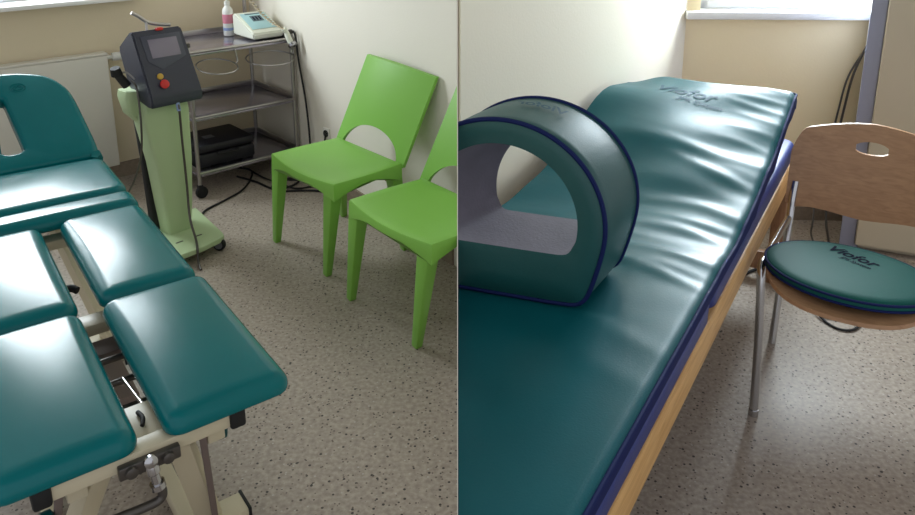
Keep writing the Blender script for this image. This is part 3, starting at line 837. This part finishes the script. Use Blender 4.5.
# navy side band with wavy lower edge
def side_band(pts):
    bm = bmesh.new(); rows = []
    for i, (p, n, drop) in enumerate(pts):
        p = Vector(p); n = Vector(n)
        rows.append([bm.verts.new(p+n*.002+Vector((0, 0, .001))), bm.verts.new(p+n*.005+Vector((0, 0, -drop*.4))), bm.verts.new(p+n*.004+Vector((0, 0, -drop))), bm.verts.new(p-n*.01+Vector((0, 0, -drop)))])
    for a, b in zip(rows, rows[1:]):
        for k in range(3): bm.faces.new((a[k], b[k], b[k+1], a[k+1]))
    return bm
pts = []
for i in range(261):
    y = -.3+(YE+.3)*i/260
    pts.append(((0, y, mz(-.001, y)-endround(y)), (1, 0, 0), min(.046+.006*math.sin(y*17)+.004*math.sin(y*41), mz(-.001, y)-.602) if y < .84 or y > 1.3 else .05+.004*math.sin(y*60)))
pts = [(p, n, min(dp, p[2]-.6095)) for p, n, dp in pts]
for i in range(1, 60):
    x = -.615*i/59
    pts.append(((x, YE, mz(x, YE)-.012), (0, 1, 0), .04))
sb = finish('side_band', side_band(pts), M['navy'], MA, angle=70); world_cut(sb, False, False)
bm = bmesh.new()
tube(bm, [(.002, -.3+(YE+.29)*i/200, mz(-.001, -.3+(YE+.29)*i/200)+.001) for i in range(201)]+[(-.61*i/30, YE+.001, mz(-.61*i/30, YE)-.011) for i in range(1, 31)], .0045, 7)
pp_ = finish('piping', bm, M['navy'], MA); world_cut(pp_, False)
def on_matt(x, y):
    # lettering reads from the right-hand side towards the wall
    X = -.36+x*1.0; Y = 1.80+y
    return (X, Y, mz(X, Y)+.0022)
text_mesh('Viofor', .085, on_matt, M['print_faint'], 'printed_lettering', MA, .25, 1)
text_mesh('JPS System', .036, lambda x, y: on_matt(x+.07, y-.055), M['print_faint'], 'printed_lettering', MA, .2, 1)

# tunnel cushion -----------------------------------------------------
RG = thing('tunnel_cushion', 'round sea-green tunnel cushion with navy piping and grey lining on the mattress', 'cushion', FQ(0, 0, .0065), FQ.a)
cx0, zc = -.197, .829
def outer():
    up = [(cx0+.236*math.cos(R(a)), zc+.234*math.sin(R(a))) for a in range(-8, 189, 7)]
    lowL = [(cx0-.226, .755), (cx0-.212, .70), (cx0-.2, .668), (cx0-.182, .652), (cx0-.15, .648), (cx0-.08, .647)]
    lowR = [(2*cx0-x, z) for x, z in lowL][::-1]
    return up+lowL+lowR
def inner():
    up = [(cx0+.176*math.cos(R(a)), zc+.003+.176*math.sin(R(a))) for a in range(-10, 191, 8)]
    lowL = [(cx0-.168, .79), (cx0-.16, .774), (cx0-.146, .766), (cx0-.1, .764)]
    lowR = [(2*cx0-x, z) for x, z in lowL][::-1]
    return up+lowL+lowR
def cl(pts, n=4): return [(p.x, p.z) for p in catmull([(x, 0, z) for x, z in pts], n, True)]
def resample(P, n):
    L_ = [0]; 
    for i in range(len(P)): L_.append(L_[-1]+(Vector(P[(i+1) % len(P)])-Vector(P[i])).length)
    out = []; j = 0
    for k in range(n):
        s = L_[-1]*k/n
        while L_[j+1] < s: j += 1
        f = (s-L_[j])/max(1e-9, L_[j+1]-L_[j]); a = Vector(P[j]); b = Vector(P[(j+1) % len(P)]); out.append(tuple(a.lerp(b, f)))
    return out
NR = 128
PO = resample(cl(outer()), NR); PI_ = resample(cl(inner()), NR)
DP, SK = .205, .047
def ring3(P, d): return [(x+SK*d/DP, d, z) for x, z in P]
bm = bmesh.new()
def shrink(P, d): return inset(P, d) if True else P
rings = [ring3(PI_, .003), ring3([(a[0]*.5+b[0]*.5, a[1]*.5+b[1]*.5) for a, b in zip(PI_, PO)], -.004), ring3(inset(PO, .006), -.001), ring3(PO, .006)]
for k in range(1, 7): rings.append(ring3([(cx0+(x-cx0)*(1+.012*math.sin(PI*k/7)), zc+(z-zc)*(1+(.012 if z > .7 else .0)*math.sin(PI*k/7))) for x, z in PO], .006+(DP-.012)*k/7))
PIB = [((x-cx0)*.85+cx0+.04, .764+(z-.764)*.95) for x, z in PI_]
rings += [ring3(PO, DP-.006), ring3(inset(PO, .006), DP+.001), ring3([(a[0]*.5+b[0]*.5, a[1]*.5+b[1]*.5) for a, b in zip(PIB, PO)], DP+.004), ring3(PIB, DP-.003)]
loft(bm, rings, False, False); o1 = finish('cover', bm, M['teal_ring'], RG, angle=50)
bm = bmesh.new(); loft(bm, [ring3([(a[0]+(b[0]-a[0])*k/6, a[1]+(b[1]-a[1])*k/6) for a, b in zip(PI_, PIB)], .003+(DP-.006)*k/6) for k in range(7)], False, False); o2 = finish('inner_lining', bm, M['lining'], RG, angle=30)
for d in (.003, DP-.003):
    bm = bmesh.new(); tube(bm, ring3(PO, d), .0055, 8, True); o3 = finish('piping', bm, M['navy'], RG); world_cut(o3, False)
world_cut(o1, False, False); world_cut(o2, False, False)
def on_ring(x, y):
    a = R(80)-x/.24; r = .2435
    d = .12-y
    return (cx0+r*math.cos(a)+SK*d/DP, d, zc+r*math.sin(a))
text_mesh('Viofor', .045, lambda x, y: on_ring(-x, -y), M['print_faint'], 'printed_lettering', RG, .25, 2)

# wooden chair -------------------------------------------------------
WC = thing('wooden_chair', 'beech plywood shell chair with chrome tube legs beside the couch', 'chair', FR(.265, 1.40), FR.a)
def loc(x, y, z): return (x-.265, y-1.40, z)
# back shell
bm = bmesh.new(); nu = 40
def edge_z(u):                      # u in -1..1 -> bottom, top
    a = abs(u)
    b = .466+.02*math.sin(PI*min(1, a*1.0))*(a)-.008*(1-a)
    t = .787-.045*a**1.6
    if a > .82: t -= .07*((a-.82)/.18)**2.2; b += .02*((a-.86)/.14)**2 if a > .86 else 0
    return b, t
def shell_pt(u, z, off=0):
    x = u*.243
    y = .395+.045*(z-.46)/.34+.035*(1-u*u)*1.0-.015
    return Vector((x, y+off, z))
hx0, hx1, hz0, hz1 = -.24, .24, .732, .768   # hand hole in u and z
def grid(off):
    V = {}
    us = [-1+2*i/nu for i in range(nu+1)]
    nv = 16
    for i, u in enumerate(us):
        b, t = edge_z(u)
        for j in range(nv+1):
            V[i, j] = bm.verts.new(shell_pt(u, b+(t-b)*j/nv, off))
    return V, nv
F, nv = grid(0); Bq, _ = grid(.014)
us = [-1+2*i/nu for i in range(nu+1)]
def inhole(i, j):
    u = (us[i]+us[i+1])/2
    return abs(u) < .2 and 11 <= j <= 12
for i in range(nu):
    for j in range(nv):
        if inhole(i, j): continue
        bm.faces.new((F[i, j], F[i+1, j], F[i+1, j+1], F[i, j+1])); bm.faces.new((Bq[i, j], Bq[i, j+1], Bq[i+1, j+1], Bq[i+1, j]))
be = [e for e in bm.edges if len(e.link_faces) == 1]
fe = {}
idxF = {v: k for k, v in F.items()}; 
for e in be:
    a, b = e.verts
    if a in idxF and b in idxF:
        bm.faces.new((a, b, Bq[idxF[b]], Bq[idxF[a]]))
# round the hand hole
for (i, j), v in list(F.items())+list(Bq.items()):
    if 10 < j < 14 and abs(us[i]) <= .21:
        k = 1-(us[i]/.21)**2
        mid = (edge_z(us[i])[0]+(edge_z(us[i])[1]-edge_z(us[i])[0])*12/nv)
        v.co.z = mid+(v.co.z-mid)*(.25+.85*math.sqrt(max(0, k)))
finish('back_shell', bm, M['ply'], WC, angle=40)
# seat shell
bm = bmesh.new()
def seat_ring(a, b, z, dz=0):
    out = []
    for i in range(64):
        t = 2*PI*i/64; c, s = math.cos(t), math.sin(t); n = 2/2.6
        x = a*math.copysign(abs(c)**n, c); y = b*math.copysign(abs(s)**n, s)-.08
        out.append((x, y, z-(.022*max(0, -s)**2 if True else 0)))
    return out
loft(bm, [seat_ring(.05, .05, .462), seat_ring(.2, .195, .456), seat_ring(.213, .213, .463), seat_ring(.211, .211, .474), seat_ring(.18, .18, .474), seat_ring(.05, .05, .474)])
finish('seat_shell', bm, M['ply'], WC, angle=40)
for s in (-1, 1):
    e = 0 if s < 0 else .05
    bm = bmesh.new(); tube(bm, catmull([(s*.199+e, -.181, 0), (s*.212+e, -.15, .25), (s*.227+e, -.125, .43), (s*.232+e, -.105, .457), (s*.232+e, -.06, .46)], 6), .0125, 14); tube(bm, [(s*.199+e, -.1812, 0.001), (s*.1992+e, -.18, .02)], .0145, 14); finish('front_leg', bm, M['chrome'], WC)
    bm = bmesh.new(); tube(bm, catmull([(s*.217+e, .254, 0), (s*.217+e, .30, .22), (s*.218+e, .35, .43), (s*.22+e*.3, .385, .50), (s*.218, .405, .56)], 6), .0125, 14); finish('rear_leg', bm, M['chrome'], WC)
    bm = bmesh.new(); tube(bm, [(s*.232+e, -.07, .46), (s*.221+e, .352, .44)], .0115, 12); finish('side_tube', bm, M['chrome'], WC)
bm = bmesh.new(); tube(bm, [(-.222, .1, .444), (.27, .1, .444)], .009, 12); finish('cross_tube', bm, M['chrome'], WC)

# seat disc
DC = thing('seat_cushion', 'flat round dark green magnetic cushion with navy rim on the wooden chair seat', 'cushion', FR(.262, 1.308, .475), FR.a)
def ell(a, b, z):
    out = []
    for i in range(72):
        t = 2*PI*i/72; out.append((a*math.cos(t)+.05*b*-math.sin(t), b*math.sin(t), z))
    return out
DA, DBb = .222, .172
bm = bmesh.new(); loft(bm, [ell(DA-.01, DBb-.01, 0), ell(DA, DBb, .004), ell(DA, DBb, .022), ell(DA-.006, DBb-.006, .028), ell(DA-.03, DBb-.03, .031), ell(.1, .08, .033), ell(.02, .015, .033)]); finish('cover', bm, M['teal_disc'], DC, angle=50)
for z in (.005, .022):
    bm = bmesh.new(); tube(bm, ell(DA+.001, DBb+.001, z), .0038, 8, True); finish('piping', bm, M['navy'], DC)
def on_disc(x, y, ox=.0, oy=.085, a=R(-24)):
    c, s = math.cos(a), math.sin(a)
    return (ox+x*c-y*s, oy+x*s+y*c, .0342)
text_mesh('Viofor', .056, on_disc, M['print'], 'printed_lettering', DC, .25, 0)
text_mesh('JPS System', .02, lambda x, y: on_disc(x+.03, y-.034), M['print'], 'printed_lettering', DC, .2, 0)

# tall cabinet by the window ----------------------------------------------
CA = thing('tall_cabinet', 'tall warm-grey cabinet with slate-blue side panel behind the wooden chair', 'cabinet', (1.774, 3.105, 0), 0)
s0 = Vector((1.714, 3.13)); f0 = Vector((1.764, 3.10)); f1 = f0+Vector((math.cos(R(-22)), math.sin(R(-22))))*.62; b0 = Vector((1.853, 3.365)); b1 = Vector((2.47, 3.30))
def rel(p): return (p.x-1.774, p.y-3.105)
bm = bmesh.new(); prism(bm, [rel(s0), rel(f0), rel(f0+Vector((.03, .02))), rel(b0+Vector((.03, 0))), rel(b0)], .0, 2.0, .003); finish('side_panel', bm, M['cab_side'], CA, angle=20)
bm = bmesh.new(); prism(bm, [rel(f0+Vector((.031, .02))), rel(f1+Vector((0, .02))), rel(b1), rel(b0+Vector((.031, 0)))], .0, 2.0, .002); finish('carcass', bm, M['cab_front'], CA, angle=20)
bm = bmesh.new(); dn = (f1-f0).normalized(); nn = Vector((dn.y, -dn.x))*.018
p0 = f0+dn*.004+Vector((0, .0)); p1 = f1
prism(bm, [rel(p0+Vector((0, .003))), rel(p0+nn), rel(p1+nn), rel(p1+Vector((0, .003)))], .03, 2.0, .002); dr = finish('door', bm, M['cab_front'], CA, angle=20)
bm = bmesh.new(); q0 = rel(p0+dn*.5+nn*2.4); tube(bm, [(q0[0], q0[1], 1.0), (q0[0], q0[1], 1.16)], .006); 
for z in (1.01, 1.15): tube(bm, [(q0[0], q0[1], z), (q0[0]+.008, q0[1]+.025, z)], .004)
finish('handle', bm, M['steel'], dr)

# cables of the right room
cable('hanging_cable', 'thin dark cable hanging on the cream wall beside the cabinet, nearer the cabinet',
      [(1.87, 3.383, .90), (1.815, 3.385, .74), (1.79, 3.385, .55), (1.772, 3.38, .4), (1.75, 3.37, .22), (1.73, 3.3, .06), (1.70, 3.2, .006), (1.62, 3.0, .006)], .0055, M['steel_d'])
cable('hanging_cable', 'thin dark cable hanging on the cream wall, farther from the cabinet',
      [(1.868, 3.40, .86), (1.795, 3.392, .72), (1.765, 3.385, .55), (1.74, 3.38, .36), (1.70, 3.37, .2), (1.67, 3.3, .05), (1.64, 3.24, .006), (1.6, 3.1, .006)], .0045, M['steel_d'])
cable('floor_cable', 'black cable end lying on the floor beneath the couch end',
      [(1.16, 2.83, .006), (1.22, 2.88, .006), (1.27, 2.9, .012), (1.31, 2.93, .006), (1.38, 2.98, .006), (1.45, 3.08, .01), (1.52, 3.2, .03), (1.56, 3.3, .1), (1.565, 3.39, .13)], .006, M['rubber'])
cable('floor_cable', 'short black cable loop on the floor under the wooden chair',
      [(1.35, 2.56, .02), (1.36, 2.5, .006), (1.39, 2.45, .006), (1.44, 2.45, .006), (1.5, 2.5, .006), (1.58, 2.56, .006)], .0045, M['rubber'])
o = thing('adapter_box', 'small pale power adapter on the floor under the wooden chair', 'adapter', (1.40, 2.56, 0), R(-20))
bm = bmesh.new(); box(bm, (-.035, -.025, 0), (.035, .025, .03), .006); finish('housing', bm, M['white'], o)
bm = bmesh.new(); tube(bm, [(-.035, 0, .015), (-.055, -.004, .012)], .006, 8); finish('strain_relief', bm, M['rubber'], o)

# ------------------------------------------------------------------ light
w = bpy.data.worlds.new('sky'); sc.world = w; w.use_nodes = True
bg = w.node_tree.nodes['Background']; bg.inputs['Color'].default_value = (.92, .94, 1, 1); bg.inputs['Strength'].default_value = .7
def area(name, pos, aim, sx, sy, power, col):
    l = bpy.data.lights.new(name, 'AREA'); l.shape = 'RECTANGLE'; l.size = sx; l.size_y = sy; l.energy = power; l.color = col
    o = bpy.data.objects.new(name, l); C.objects.link(o); o.location = pos
    o.rotation_euler = (Vector(aim)-Vector(pos)).to_track_quat('-Z', 'Z').to_euler()
    return o
area('window_light_left', FL(-1.58, .16, 1.27), FL(-1.4, -3.2, .9), 1.95, .5, 80, (.86, .95, 1))
area('window_light_right', FW(.9, .16, 1.33), FW(.5, -2.4, .8), 1.62, .58, 140, (.82, .93, 1))

# ------------------------------------------------------------------ camera
cam = bpy.data.cameras.new('camera'); co = bpy.data.objects.new('camera', cam); C.objects.link(co)
co.location = (0, 0, CAM_H); co.rotation_euler = (R(90)-math.atan(198/760), 0, 0)
cam.sensor_width = 36; cam.lens = 760*36/915; cam.shift_y = -169.5/915; cam.clip_start = .02
sc.camera = co
sc.view_settings.view_transform = 'Standard'
sc.view_settings.look = 'None'
sc.view_settings.exposure = .14
